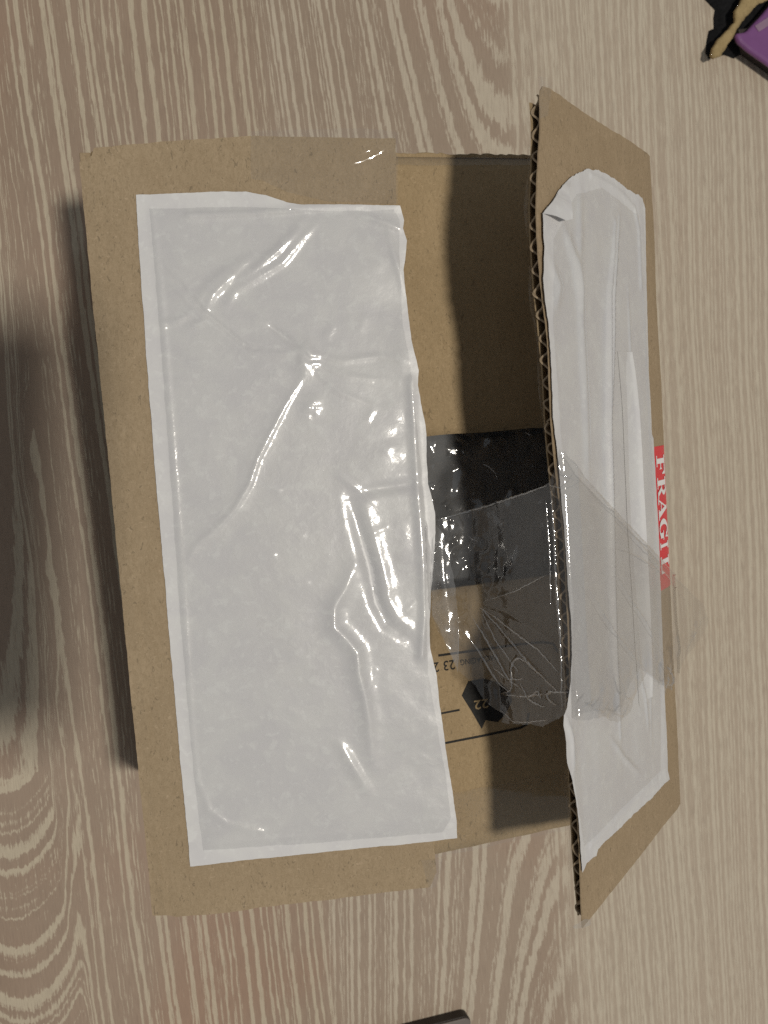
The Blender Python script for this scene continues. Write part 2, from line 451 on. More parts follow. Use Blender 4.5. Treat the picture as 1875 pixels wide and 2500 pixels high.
def limed_oak():
    k = NT("limed_oak_floor")
    co = k.coords()
    sx = k.n('ShaderNodeSeparateXYZ')
    k.put(sx.inputs[0], co)
    X, Y = sx.outputs[0], sx.outputs[1]
    M = k.math
    low = M('SUBTRACT', k.noise(k.scaled(co, (.10, .035, 1)), 1.0, 2, .5), .5)
    mid = M('SUBTRACT', k.noise(k.scaled(co, (.5, .09, 1)), 1.0, 3, .55), .5)
    jit = M('SUBTRACT', k.noise(k.scaled(co, (5.5, .75, 1)), 1.0, 3, .6), .5)
    def sq(x0):
        d = M('SUBTRACT', X, x0)
        return M('MULTIPLY', d, d)
    # left region: cathedral arches near the lower left, straight lines further up
    gy = M('ADD', M('MINIMUM', Y, 1.0), M('MULTIPLY', M('MAXIMUM', M('SUBTRACT', Y, 1.0), 0.0), .16))
    FA0 = M('DIVIDE', M('SUBTRACT', gy, M('MULTIPLY', sq(-7.4), .34)), 3.0)
    FA0 = M('ADD', FA0, M('MULTIPLY', low, .5))
    FA1 = M('ADD', M('MULTIPLY', M('SUBTRACT', X, M('MULTIPLY', Y, -.03)), .95), M('MULTIPLY', low, 1.6))
    wA = k.smooth(M('ADD', X, M('MULTIPLY', mid, 1.5)), -5.0, -3.6)
    FA = M('ADD', M('MULTIPLY', FA0, M('SUBTRACT', 1.0, wA)), M('MULTIPLY', FA1, wA))
    # middle region: long slanting flames
    gb = M('MULTIPLY', M('ABSOLUTE', M('SUBTRACT', Y, 12.0)), .17)
    FB = M('DIVIDE', M('SUBTRACT', gb, M('MULTIPLY', sq(27.0), .075)), 1.9)
    FB = M('ADD', FB, M('MULTIPLY', low, 1.0))
    # right region: fine straight lines
    FC = M('ADD', M('MULTIPLY', X, 3.0), M('MULTIPLY', low, 5.0))
    wob = M('MULTIPLY', jit, .26)
    e1 = M('ADD', X, M('MULTIPLY', mid, 3.0))
    wB = k.smooth(e1, 9.2, 11.2)
    wC = k.smooth(e1, 24.2, 28.2)
    def band(F, sc, lo, hi):
        b = k.noise(M('ADD', F, wob), sc, 2, .45, 0, '1D')
        return k.smooth(b, lo, hi)
    bA = band(FA, 3.0, .45, .62)
    bB = band(FB, 3.4, .43, .62)
    bC = band(FC, 1.25, .30, .72)
    bnd = M('ADD', M('MULTIPLY', bA, M('SUBTRACT', 1.0, wB)), M('MULTIPLY', bB, M('SUBTRACT', wB, wC)))
    bnd = M('ADD', bnd, M('MULTIPLY', bC, wC))
    pore = k.noise(k.scaled(co, (11, .42, 1)), 1.0, 4, .6, .25)
    pore2 = k.noise(k.scaled(co, (22, .9, 1)), 1.0, 3, .6, .2)
    pp = M('ADD', M('MULTIPLY', pore, .62), M('MULTIPLY', pore2, .38))
    v = M('ADD', M('MULTIPLY', bnd, .27), pp)
    cream = k.smooth(v, .60, .69)
    thin = k.smooth(pp, .54, .66)
    cream = M('MAXIMUM', cream, M('MULTIPLY', thin, .24))
    tone = k.noise(k.scaled(co, (.07, .03, 1)), 1.0, 4, .6)
    base = k.mix(k.smooth(tone, .35, .65), (.285, .210, .152, 1), (.342, .254, .188, 1))
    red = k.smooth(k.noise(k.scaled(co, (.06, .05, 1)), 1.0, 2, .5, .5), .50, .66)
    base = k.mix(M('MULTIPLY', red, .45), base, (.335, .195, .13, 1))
    base = k.mix(M('MULTIPLY', wC, .85), base, (.475, .397, .308, 1))
    base = k.mix(M('MULTIPLY', M('SUBTRACT', wB, wC), .5), base, (.375, .30, .230, 1))
    crm = k.mix(wB, (.58, .515, .385, 1), (.61, .545, .43, 1))
    c = k.mix(M('MULTIPLY', cream, .66), base, crm)
    grain = k.noise(k.scaled(co, (30, .9, 1)), 1.0, 3, .6)
    c = k.mix(M('MULTIPLY', k.smooth(grain, .42, .72), .36), c, (.17, .12, .09, 1))
    k.put(k.b.inputs['Base Color'], c)
    k.b.inputs['Roughness'].default_value = .50
    k.b.inputs['Specular IOR Level'].default_value = .35
    k.put(k.b.inputs['Normal'], k.bump(M('ADD', pp, M('MULTIPLY', grain, .5)), .18, .0006))
    return k.m

KRAFT = kraft("kraft_board", (.352, .270, .175))
KRAFT_IN = kraft("kraft_end_flap", (.375, .28, .165))
KRAFT_FLUTE = kraft("kraft_flute", (.36, .28, .19))
KRAFT_TAPED = kraft("kraft_under_tape", (.365, .275, .175), .6)
WHITE = white_pouch("white_pouch_plastic")
FILM_M = clear_plastic("clear_pouch_film", rough=.12, haze=.05, tint=.965, base=.05, bump=.04, bscale=2.5)
FILMR_M = clear_plastic("clear_film_on_flap", rough=.12, haze=.03, tint=.99, base=.05, bump=.03, bscale=2.5)
TORN_M = clear_plastic("torn_clear_film", rough=.07, haze=.10, tint=.94, base=.06, edge=.7, bump=.03, bscale=2, hazecol=(.46, .44, .425))
STRIP_M = clear_plastic("doubled_clear_film", rough=.12, haze=.20, tint=.96, base=.06, edge=.7, bump=.06, bscale=3)
TAPE_M = clear_plastic("clear_packing_tape", rough=.07, haze=.035, tint=.982, base=.04, edge=.4)
WRAP_M = clear_plastic("crinkled_wrap", rough=.11, haze=.09, tint=.97, base=.10, edge=.6, bump=.06, bscale=2.2)
DARK = plain("charcoal_plastic", (.10, .103, .108), .5, .4, .2, 1.0)
INK = plain("black_print", (.026, .025, .024), .7, .2, .25, 6)
INK_LIGHT = kraft("unprinted_board", (.40, .30, .17))
REDM = plain("red_tape", (.70, .032, .048), .35, .4, .05)
WHITE_INK = plain("white_lettering", (.80, .77, .75), .45, .3, .03)
PURPLE_M = plain("purple_plastic", (.185, .072, .205), .42, .4, .06, .6)
BLACK_M = plain("black_fabric", (.012, .012, .013), .9, .1, .3, 4, .6, 10)
GREY_M = plain("taupe_plastic", (.165, .140, .125), .45, .4, .04, 1)
GREYDARK_M = plain("black_plastic_side_and_shade", (.04, .032, .028), .5, .3, .1, 2)
PHONE_M = plain("dark_phone_glass", (.03, .03, .033), .3, .5, .05)
CAVITY = kraft("kraft_inner_wall", (.33, .235, .12))

# ------------------------------------------------------------------ floor
s = 260
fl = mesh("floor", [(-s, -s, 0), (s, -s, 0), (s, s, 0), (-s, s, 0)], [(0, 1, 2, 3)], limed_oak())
fl["kind"] = "structure"

# ------------------------------------------------------------------ the cardboard box
box = thing("cardboard_box", "opened brown cardboard box with torn white packing pouch and one flap lifted", "box", (W/2, L/2, 0))
T = .42
box_mesh("wall", (0, .0, .0), (T, L, H-.45), KRAFT, box)
box_mesh("wall", (W-T, 0, .0), (W, L, H-.06), KRAFT, box)
box_mesh("wall", (T+.005, .0, .0), (W-T-.005, T, H-.30), CAVITY, box)
box_mesh("wall", (T+.005, L-T, .0), (W-T-.005, L, H-.30), CAVITY, box)
box_mesh("bottom", (T+.01, T+.01, .02), (W-T-.01, L-T-.01, .45), CAVITY, box)

# end flaps, folded in just under the big flaps; top surface at H-.24
def end_flap(y0, y1, seed):
    e = .12
    poly = densify([(T+.1, y0), (W-T-.1, y0), (W-T-.1, y1), (T+.1, y1)], .35, .02, seed=seed)
    UV, F = fill(poly, .8, seed)
    z = H-.24+.05*vnoise(UV, .25, seed)*np.minimum(np.abs(UV[:, 1]-y0), np.abs(UV[:, 1]-y1))*.1
    o = mesh("end_flap", np.c_[UV, z], F, KRAFT_IN, box, True)
    solidify(o, .38)
    return o
flap_back = end_flap(18.32, L-.02, 11)
flap_front = end_flap(.02, 11.68, 12)
# torn liner fibres along the rims of the end walls
def rim(y, x0, x1, seed):
    r = random.Random(seed)
    V, F = [], []
    n = 60
    for i in range(n+1):
        x = x0+(x1-x0)*i/n
        a = r.uniform(.0, .10)
        V += [(x, y-.10, H-.20), (x, y+a*.6, H-.14+r.uniform(0, .06)), (x, y+.05+a, H-.30-r.uniform(0, .1))]
        if i:
            b = 3*i
            F += [(b-3, b, b+1, b-2), (b-2, b+1, b+2, b-1)]
    mesh("torn_edge", V, F, KRAFT_IN, box, True)
rim(L-.02, 11.9, W-.6, 5)

# printing on the front end flap (upside down seen from here)
PZ = H-.222
def ink_strip(pts, w, z):
    V, F = [], []
    for i, p in enumerate(pts):
        a = np.array(pts[max(0, i-1)]); b = np.array(pts[min(len(pts)-1, i+1)])
        d = (b-a)/np.linalg.norm(b-a); nn = np.array([-d[1], d[0]])*w/2
        V += [(*(np.array(p)+nn), z), (*(np.array(p)-nn), z)]
        if i:
            F.append((2*i-2, 2*i-1, 2*i+1, 2*i))
    return V, F
def joined(parts):
    V, F = [], []
    for v, f in parts:
        o = len(V); V += list(v); F += [tuple(i+o for i in t) for t in f]
    return V, F
lt = [ink_strip([LTOP[0], LTOP[1]], .10, PZ), ink_strip(LTOP[1:]+[(18.3, 8.6), (18.5, 8.2)], .10, PZ+.002), ink_strip(LBOT+[(16.9, 5.6)], .10, PZ), ink_strip(LSHORT, .09, PZ)]
for v_, f_ in lt:
    mesh("printed_line", v_, f_, INK, flap_front)
mesh("printed_arrow", [(x, y, PZ) for x, y in ICON], [tuple(range(len(ICON)))], INK, flap_front)

def text_mesh(body, size, width=None, bold=0.0):
    cu = bpy.data.curves.new("t", 'FONT')
    cu.body = body
    cu.size = 1
    cu.offset = bold
    cu.resolution_u = 3
    o = bpy.data.objects.new("t", cu)
    scene.collection.objects.link(o)
    bpy.context.view_layer.update()
    me = bpy.data.meshes.new_from_object(o.evaluated_get(bpy.context.evaluated_depsgraph_get()))
    bpy.data.objects.remove(o)
    bpy.data.curves.remove(cu)
    P = np.array([v.co[:] for v in me.vertices])
    F = [tuple(p.vertices) for p in me.polygons]
    bpy.data.meshes.remove(me)
    lo, hi = P.min(0), P.max(0)
    P = (P-lo)*size/(hi[1]-lo[1])
    if width:
        P[:, 0] *= width/P[:, 0].max()
    return P, F
def upside_text(body, x1, y1, size, width, mat, z):
    P, F = text_mesh(body, size, width, .01)
    V = [(x1-p[0], y1-p[1], z) for p in P]
    o = mesh("printed_text", V, F, mat, flap_front)
    return o
upside_text("23 24", 13.55, 8.55, .44, 1.30, INK, PZ)
upside_text("PACKAGING", 15.55, 8.50, .26, 1.75, INK, PZ)
upside_text("22", 14.98, 6.58, .42, .66, INK_LIGHT, PZ+.004)

# flat flap on the left, torn along its long edge
pnl = sheet("flap", PANEL, .28, on_panel, KRAFT, box, ragged=.012, bstep=.14, seed=4, smooth=False,
            height=lambda UV: .03*vnoise(UV, .3, 3)-.06*np.exp(-(UV[:, 0]/.30)**2)-.03*np.exp(-((UV[:, 0]-.62)/.12)**2)-ridge(UV, [(6.5, 27.9), (7.9, 27.6), (9.6, 29.9)], .02, .1))
pnl["label"] = "flat top flap torn along its right edge, under the larger piece of white pouch"
solidify(pnl, .36)

# lifted flap on the right: outer liner, flutes, inner liner
def edge_at(tbl):
    t = sorted((v, u) for u, v in tbl)
    vs = np.array([a for a, b in t]); us = np.array([b for a, b in t])
    gv = np.linspace(-1, 31, 321)
    gu = np.interp(gv, vs, us)
    gu = np.convolve(np.pad(gu, 12, mode='edge'), np.hanning(25)/np.hanning(25).sum(), mode='valid')
    return lambda v: np.interp(v, gv, gu)
outer_e, inner_e = edge_at(FLAPEDGE), edge_at(INEDGE)
BT = .42
def flap_sheet(name, ef, off, mat, parent, rag, seed, v0, v1, t=.035):
    vs = np.linspace(v0, v1, 42)
    poly = [(0.0, v0), (0.0, v1)]+[(float(ef(v)), float(v)) for v in vs[::-1]]
    poly[1:2] = [(.0, v1), (4.0, v1+.04), (8.5, v1+.07)]
    if off == 0:
        poly = [p for p in poly if not (p[1] > 29.3 and p[0] > 11)]
        i = [k for k, p in enumerate(poly) if p[0] == 8.5][0]
        poly[i+1:i+1] = [(11.0, 30.16), (11.5, 30.1), (11.7, 29.9), (11.8, 29.4)]
    o = sheet(name, poly, .3, on_flap, mat, parent, ragged=rag, bstep=.14, seed=seed, smooth=False,
              height=lambda UV: off+.03*vnoise(UV, .3, seed)-.05*np.exp(-(UV[:, 0]/.4)**2))
    solidify(o, t, 0)
    return o
fl2 = flap_sheet("flap", outer_e, 0, KRAFT_TAPED, box, .02, 21, .05, 30.02, .05)
fl2["label"] = "torn top flap lifted up, its cut edge showing the corrugated core"
flap_sheet("inner_liner", inner_e, -BT, KRAFT_IN, fl2, .025, 22, .1, 29.6, .05)
V, F = [], []
nv, pitch = 620, .775
r = random.Random(8)
jit = [r.uniform(-.08, .08) for _ in range(60)]
for i in range(nv+1):
    v = .12+29.7*i/nv
    ph = 2*math.pi*v/pitch+jit[int(v/pitch) % 60]*4
    hh = -BT/2+(BT/2-.055)*math.sin(ph)*(1-.25*abs(jit[int(v/2) % 60])*6)
    ue = .5*(float(outer_e(v))+float(inner_e(v)))-.05+.05*math.sin(v*3.1)+.03*math.sin(v*17)
    for u in (.3, 6.0, ue-.5, ue):
        q = FO+u*FU+v*EY+hh*FN
        V.append(q)
    if i:
        b = 4*i
        for j in range(3):
            F.append((b-4+j, b+j, b+j+1, b-3+j))
o = mesh("fluting", V, F, KRAFT_FLUTE, fl2, False)
solidify(o, .06, 0)

# ------------------------------------------------------------------ white pouch, larger half on the flat flap
border_top = [(1.95, 27.75), (6.0, 27.65), (9.5, 27.2), (12, 27.1)]
def creases_left(UV):
    h = np.zeros(len(UV))
    h += ridge(UV, c1, -.08, .10, tent=True)+ridge(UV, c1, .06, .42)
    for c, a, w in ((c2, .075, .17), (c3, .085, .16), (c4, .10, .19), (c5, .07, .16)):
        h += ridge(UV, c, a, w)
    h += ridge(UV, c6, .075, .085)+ridge(UV, c6, .04, .40)
    h -= ridge(UV, c7, .05, .09)+ridge(UV, c8, .05, .09)
    h += ridge(UV, w1, .16, .34)+ridge(UV, w1, .05, .12)
    h += ridge(UV, w2, .10, .22)
    h += ridge(UV, v1, .13, .15, False)
    h += ridge(UV, sh1, -.17, .26)+ridge(UV, sh2, -.09, .22)+ridge(UV, [(p[0]+.42, p[1]) for p in sh1], .08, .3)  # sh grooves are shaped to imitate the loose film's soft cast shadow
    h += ridge(UV, top, .09, .12, False)+ridge(UV, top2, .10, .12)+ridge(UV, top3, .06, .10)
    h += ridge(UV, lb, .035, .12, False)+ridge(UV, bb, .025, .10, False)
    h += ridge(UV, e1, .06, .12)+ridge(UV, e2, .05, .10)
    h += ridge(UV, [(7.9, 21.9), (9.2, 21.5), (10.6, 21.6), (11.7, 21.3)], .035, .10)
    h += ridge(UV, [(7.9, 21.4), (9.0, 20.3), (10.4, 19.6)], .03, .10)+ridge(UV, [(8.0, 21.6), (9.3, 20.9), (11.2, 20.6)], .025, .09)
    h += ridge(UV, [(6.0, 22.15), (6.9, 21.95), (7.6, 22.0)], .05, .10)+ridge(UV, [(8.6, 17.2), (9.6, 16.3), (10.0, 15.9)], .035, .10)
    h += ridge(UV, [(2.6, 27.15), (5.5, 27.05), (8.2, 26.95)], .018, .06)
    # the little knot of creases in the middle
    kx, ky = 7.75, 21.7
    d = np.hypot(UV[:, 0]-kx, (UV[:, 1]-ky)*.8)
    h += .13*np.exp(-(d/.42)**2)*(.4+np.abs(vnoise(UV, 3.4, 31)))
    d2 = np.hypot(UV[:, 0]-7.9, UV[:, 1]-19.9)
    h += .09*np.exp(-(d2/.33)**2)*(.3+np.abs(vnoise(UV, 4.5, 32)))
    return h
blist = []
r = random.Random(12)
for i in range(60):
    u, v = r.uniform(3.2, 11.6), r.uniform(2.9, 26.5)
    if u < 7 and 8 < v < 20 and r.random() < .75:
        continue
    a = r.choice((r.gauss(-.5, .3), r.gauss(.35, .25), r.gauss(1.2, .3))) if u > 8 or v < 5 else r.gauss(-.2, .4)
    l = r.uniform(.15, .55)
    blist.append(((u, v), (u+l*math.cos(a), v+l*math.sin(a)), r.uniform(.006, .026), r.uniform(.09, .18)))
for v in (14.9, 12.9, 11.4, 10.0, 8.8):
    blist.append(((6.15+.1*math.sin(v*7), v), (7.0+.15*math.sin(v*3), v+.06*math.sin(v*5)), .017, .13))
def blisters(UV):
    h = np.zeros(len(UV))
    for a, b, hh, w in blist:
        h = np.maximum(h, ridge(UV, [a, b], hh, w, False))
    return h
def pouch_relief(UV):
    e = np.clip((UV[:, 0]-1.6)/.9, 0, 1)*np.clip((UV[:, 1]-1.9)/.9, 0, 1)*np.clip((28.2-UV[:, 1])/.9, 0, 1)
    soft = .03*vnoise(UV, .35, 9)+.006*vnoise(UV, 1.1, 10)+.05
    right = np.clip((UV[:, 0]-8.5)/3, 0, 1)
    return e*(soft+right*(.055*vnoise(UV, .6, 14)+.014*vnoise(UV, 1.9, 15)+.07))
def left_sheet_h(UV):
    return .06+pouch_relief(UV)+.8*creases_left(UV)+.5*blisters(UV)
def left_film_h(UV):
    return .085+pouch_relief(UV)+creases_left(UV)+blisters(UV)+.004*np.abs(vnoise(UV, 4, 18))
pl = sheet("packing_pouch", POUCHL, .115, on_panel, WHITE, box, ragged=.012, bstep=.12, seed=6, height=left_sheet_h)
pl["label"] = "larger torn piece of white packing list pouch on the flat flap"
sheet("clear_film", FILML, .085, on_panel, FILM_M, pl, ragged=.015, bstep=.10, seed=7, height=left_film_h)

# smaller half on the lifted flap
def creases_right(UV):
    h = np.zeros(len(UV))
    h += ridge(UV, f1, .20, .12)+ridge(UV, f2, .16, .11)+ridge(UV, f1, .08, .45)
    h += ridge(UV, f3, .07, .11)
    h += ridge(UV, f4, .10, .30)+ridge(UV, f5, .12, .30)+ridge(UV, f6, .10, .3)
    h += ridge(UV, f7, .06, .14, False)+ridge(UV, f8, .07, .14)+ridge(UV, f9, .05, .14, False)
    h += ridge(UV, f10, .08, .16)+ridge(UV, f11, .07, .12)
    return h
def right_sheet_h(UV):
    e = np.clip((UV[:, 0]-1.5)/.8, 0, 1)
    over = np.clip(UV[:, 0]-11.7, 0, 2)
    return .05+e*(.06+.03*vnoise(UV*np.array([1, .35]), .6, 19)+.008*vnoise(UV*np.array([1, .4]), 1.6, 20))+creases_right(UV)+.05*over
pr = sheet("packing_pouch", POUCHR, .095, on_flap, WHITE, box, ragged=.03, bstep=.10, seed=8, height=right_sheet_h)
pr["label"] = "smaller torn piece of white packing list pouch on the lifted flap"
FILMR = [(2.5, 27.0), (6.5, 27.5), (9.2, 26.8), (11.5, 24.9), (12.0, 22), (11.8, 17), (11.6, 12), (12.4, 8.4), (12.5, 6), (11.8, 3), (8, 2.95), (3, 2.75), (2.45, 6), (2.3, 15), (2.2, 22)]
sheet("clear_film", FILMR, .095, on_flap, FILMR_M, pr, ragged=.012, bstep=.10, seed=18, height=lambda UV: right_sheet_h(UV)+.03+.06*np.exp(-np.abs(UV[:, 0]-2.35)/.09))
# one layer lying loose over the next, its free edge standing off
f3l = np.array(f3[1:-1])
fold_poly = [tuple(p) for p in f3l]+[(float(p[0])+1.5, float(p[1])) for p in f3l[::-1]]
def fold_h(UV):
    d, p, s_ = line_dist(UV, f3l)
    return right_sheet_h(UV)+.015+.17*np.exp(-d/.45)*np.sin(np.pi*np.clip(p, .01, .99))**.4
sheet("loose_layer", fold_poly, .10, on_flap, WHITE, pr, ragged=.008, bstep=.1, seed=19, height=fold_h)
# its top corner curled over
UV, F = fill(densify(CURL, .10, .01, seed=2), .12, 5)
Cb = np.array(densify(CURL, .1))
dd = np.min(np.linalg.norm(UV[:, None]-Cb[None], axis=2), axis=1)
dg, _, _ = line_dist(UV, CURL[:4])
hc = .13+.50*(1-np.exp(-dg/.55))+.05*vnoise(UV, 1.5, 4)
mesh("curled_corner", on_flap(UV, hc), F, WHITE, pr, True)

# ------------------------------------------------------------------ torn clear film pulled across the gap
PROF = np.array([(9.6, H+9.6*math.tan(ALPHA)+.35), (11.3, H+11.3*math.tan(ALPHA)+.3), (12.4, 20.0), (13.4, 20.35), (13.98, 21.55), (14.47, 23.4),
                 (14.9, 25.45), (15.3, 25.3), (W+.1, H+.15), (30.5, H-4.9)])
pcum = np.concatenate([[0], np.cumsum(np.linalg.norm(np.diff(PROF, axis=0), axis=1))])
def on_film(UV, h):
    s_ = np.clip(UV[:, 0], 0, pcum[-1]-.01)
    x = np.interp(s_, pcum, PROF[:, 0]); z = np.interp(s_, pcum, PROF[:, 1])
    e = .25
    x0 = np.interp(s_-e, pcum, PROF[:, 0]); z0 = np.interp(s_-e, pcum, PROF[:, 1])
    x1 = np.interp(s_+e, pcum, PROF[:, 0]); z1 = np.interp(s_+e, pcum, PROF[:, 1])
    tx, tz = x1-x0, z1-z0
    n = np.hypot(tx, tz)
    x, z = (x+x0+x1)/3, (z+z0+z1)/3
    return np.c_[x-tz/n*h, UV[:, 1], z+tx/n*h]
FR = [([(4.24, 11.45), (5.48, 10.57), (7.12, 9.48), (8.66, 8.82)], 0.12, 0.11), ([(4.2, 11.61), (6.05, 11.3), (8.34, 10.73)], 0.09, 0.12), ([(4.54, 11.72), (6.39, 12.29), (8.32, 13.14)], 0.09, 0.12), ([(3.32, 10.56), (4.19, 9.45), (5.04, 8.44), (5.75, 8.24)], 0.13, 0.12), ([(3.77, 11.11), (4.78, 9.83), (5.56, 8.78), (6.39, 8.45)], 0.12, 0.1), ([(3.96, 11.44), (2.93, 10.83)], 0.1, 0.12), ([(4.55, 11.8), (5.41, 12.51), (6.23, 13.22), (6.65, 13.89)], 0.12, 0.14), ([(3.25, 11.14), (3.2, 10.14), (3.1, 8.96)], 0.1, 0.08), ([(5.11, 8.03), (5.82, 8.34), (5.86, 9.33), (6.26, 9.72), (6.85, 9.63), (7.78, 9.23)], 0.14, 0.1), ([(5.23, 8.05), (6.49, 8.23), (7.72, 8.59)], 0.13, 0.1), ([(6.73, 8.2), (7.46, 8.69), (7.5, 8.3)], 0.12, 0.1), ([(8.49, 8.32), (7.84, 8.47), (8.0, 8.74), (9.2, 8.97)], 0.12, 0.1), ([(10.29, 16.64), (15.07, 13.94), (21.24, 10.46), (24.41, 8.85)], 0.1, 0.14), ([(14.02, 13.35), (15.89, 12.82), (18.97, 11.61)], 0.1, 0.12), ([(13.42, 12.4), (16.49, 9.96), (18.43, 8.08)], 0.08, 0.12), ([(10.46, 12.47), (12.68, 10.46), (16.19, 7.94)], 0.08, 0.14), ([(25.03, 8.1), (23.49, 7.63), (22.36, 7.1)], 0.07, 0.12), ([(9.28, 17.51), (9.25, 16.72), (10.06, 16.37)], 0.08, 0.1), ([(8.66, 16.42), (9.39, 16.21), (10.28, 16.57)], 0.1, 0.12)]
def film_h(UV):
    h = .03+.015*vnoise(UV, .45, 23)+np.exp(-((UV[:, 0]-3.2)/1.5)**2)*(.08*vnoise(UV, .95, 84)+.034*vnoise(UV, 2.3, 85))
    for l, a, w in FR:
        h = h+ridge(UV, l, a*.28, w*.62)
    # crumpled lower margin and crumpled corner
    low = np.exp(-((UV[:, 1]-7.9)/.9)**2)
    h = h+low*np.where(UV[:, 0] < 9, .45, 1.0)*(.11*np.abs(vnoise(UV, .9, 25))+.05*vnoise(UV, 2.2, 26))
    d = np.hypot(UV[:, 0]-19.2, UV[:, 1]-6.6)
    h = h+np.exp(-(d/.9)**2)*(.20*np.abs(vnoise(UV, 2.3, 27))+.10*np.abs(vnoise(UV, 5.0, 28)))
    d = np.hypot(UV[:, 0]-4.6, UV[:, 1]-13.2)
    h = h+np.exp(-(d/1.1)**2)*(.16*np.abs(vnoise(UV, 2.0, 29)))
    return np.maximum(h, 0)+np.where((UV[:, 0] > 9.3) & (UV[:, 0] < 21), .22, .06)*np.clip(np.minimum(UV[:, 0]-9.0, 1), 0, 1)
tf = sheet("torn_film", FILM, .075, on_film, TORN_M, box, ragged=.03, bstep=.07, seed=9, height=film_h)
tf["label"] = "crumpled clear plastic film torn loose and draped over the lifted flap"
sheet("film_strip", STRIP, .10, on_film, STRIP_M, tf, ragged=.02, bstep=.10, seed=10,
      height=lambda UV: .16+.10*np.sin(UV[:, 0]*4.2)*.5+.05*vnoise(UV, 1.5, 33))

PLEAT_M = clear_plastic("pleated_clear_film", rough=.12, haze=.10, tint=.97, base=.22, edge=.8, hazecol=(.8, .8, .8))
def pleat(line, rad, place, seed, name, mat, parent, lift=.03, flat=.8):
    # a half-round fold standing up along a line
    r = random.Random(seed)
    L_ = np.array(line, float)
    seg = np.linalg.norm(np.diff(L_, axis=0), axis=1)
    cum = np.concatenate([[0], np.cumsum(seg)])
    n = max(6, int(cum[-1]/.09))
    ss = np.linspace(0, cum[-1], n)
    C = np.c_[np.interp(ss, cum, L_[:, 0]), np.interp(ss, cum, L_[:, 1])]
    if len(L_) > 2:
        ker = np.hanning(9)/np.hanning(9).sum()
        for k in (0, 1):
            C[:, k] = np.convolve(np.pad(C[:, k], 4, mode='edge'), ker, mode='valid')
    wob = np.array([r.uniform(-.02, .02) for _ in range(n)])
    T_ = np.gradient(C, axis=0)
    T_ /= np.maximum(np.linalg.norm(T_, axis=1), 1e-6)[:, None]
    N_ = np.c_[-T_[:, 1], T_[:, 0]]
    C = C+N_*wob[:, None]
    rr = rad*np.clip(np.sin(np.pi*np.linspace(.03, .97, n)), .15, 1)**.6*(1+np.array([r.uniform(-.25, .25) for _ in range(n)]))
    UV, Hh, F = [], [], []
    m = 7
    for i in range(n):
        for j in range(m):
            a = math.pi*j/(m-1)
            UV.append(C[i]+N_[i]*rr[i]*math.cos(a))
            Hh.append(lift+rr[i]*flat*math.sin(a))
        if i:
            b = i*m
            F += [(b-m+j, b+j, b+j+1, b-m+j+1) for j in range(m-1)]
    UV = np.array(UV)
    return UV, np.array(Hh), F
pv, pf = [], []
extra = [([(4.32, 11.34), (4.97, 10.16), (6.28, 9.13)], 0.035), ([(4.27, 11.44), (5.86, 10.76), (7.56, 10.2), (8.66, 9.56)], 0.04), ([(4.75, 9.07), (5.54, 8.71), (6.6, 8.93)], 0.035), ([(6.28, 8.73), (6.81, 8.12), (7.81, 8.09)], 0.04), ([(4.97, 7.41), (5.75, 7.04), (6.81, 7.31), (7.93, 7.65)], 0.03), ([(2.59, 14.99), (3.64, 15.21), (4.63, 15.42), (5.75, 15.69), (7.81, 16.15), (8.66, 16.37)], 0.045), ([(9.27, 17.5), (10.43, 16.55), (13.37, 15.04), (16.99, 13.18), (20.17, 11.58), (23.85, 9.78), (25.98, 8.7)], 0.035), ([(8.79, 16.19), (8.85, 14.59), (8.79, 12.78), (8.85, 10.97), (8.79, 9.27), (8.73, 8.16)], 0.05), ([(8.48, 15.88), (8.54, 13.97), (8.42, 11.96)], 0.035), ([(18.48, 6.9), (19.18, 6.5), (19.78, 6.9)], 0.05), ([(18.78, 7.5), (19.38, 7.0)], 0.05), ([(18.38, 6.4), (19.08, 7.1)], 0.04), ([(19.18, 7.5), (19.58, 6.6)], 0.04), ([(12.08, 7.4), (13.08, 6.95), (13.78, 7.3)], 0.05), ([(13.08, 8.4), (13.38, 7.6), (14.18, 7.4)], 0.045), ([(10.08, 8.2), (10.88, 7.8), (11.68, 8.0)], 0.05), ([(9.48, 8.4), (10.18, 8.5)], 0.05)]
for q, (l, rad) in enumerate([(l, .024+.022*(a > .11)) for k, (l, a, w) in enumerate(FR) if k not in (1, 5, 6)]+extra):
    u_, h_, f_ = pleat(l, rad, on_film, 100+q, None, None, None)
    o_ = len(pv)
    base_h = film_h(u_)
    pv += list(on_film(u_, h_+base_h))
    pf += [tuple(i+o_ for i in k_) for k_ in f_]
pt = mesh("film_pleat", pv, pf, PLEAT_M, tf, True)
pt["kind"] = "stuff"

# ------------------------------------------------------------------ clear tape
def tape_h(UV):
    return .045+.012*np.abs(vnoise(UV, 1.2, 41))+ridge(UV, [(9.9, 29.05), (10.6, 29.3), (11.5, 29.62)], .15, .17)+ridge(UV, [(11.5, 28.6), (11.85, 29.1)], .06, .09)
tt = sheet("clear_tape", TAPETOP, .14, on_panel, TAPE_M, box, ragged=.01, bstep=.2, seed=13, height=tape_h)
sheet("clear_tape", TAPEBOT, .14, on_panel, TAPE_M, box, ragged=.01, bstep=.2, seed=14,
      height=lambda UV: .05+ridge(UV, [(11.0, .0), (11.3, .6), (11.45, 1.1)], .12, .10))
sheet("clear_tape", TIPTOP, .15, on_flap, TAPE_M, box, ragged=.02, bstep=.12, seed=15,
      height=lambda UV: .05+.06*np.abs(vnoise(UV, 2, 42)))
sheet("clear_tape", TIPBOT, .15, on_flap, STRIP_M, box, ragged=.02, bstep=.12, seed=16,
      height=lambda UV: .05+.03*np.abs(vnoise(UV, 2, 43)))
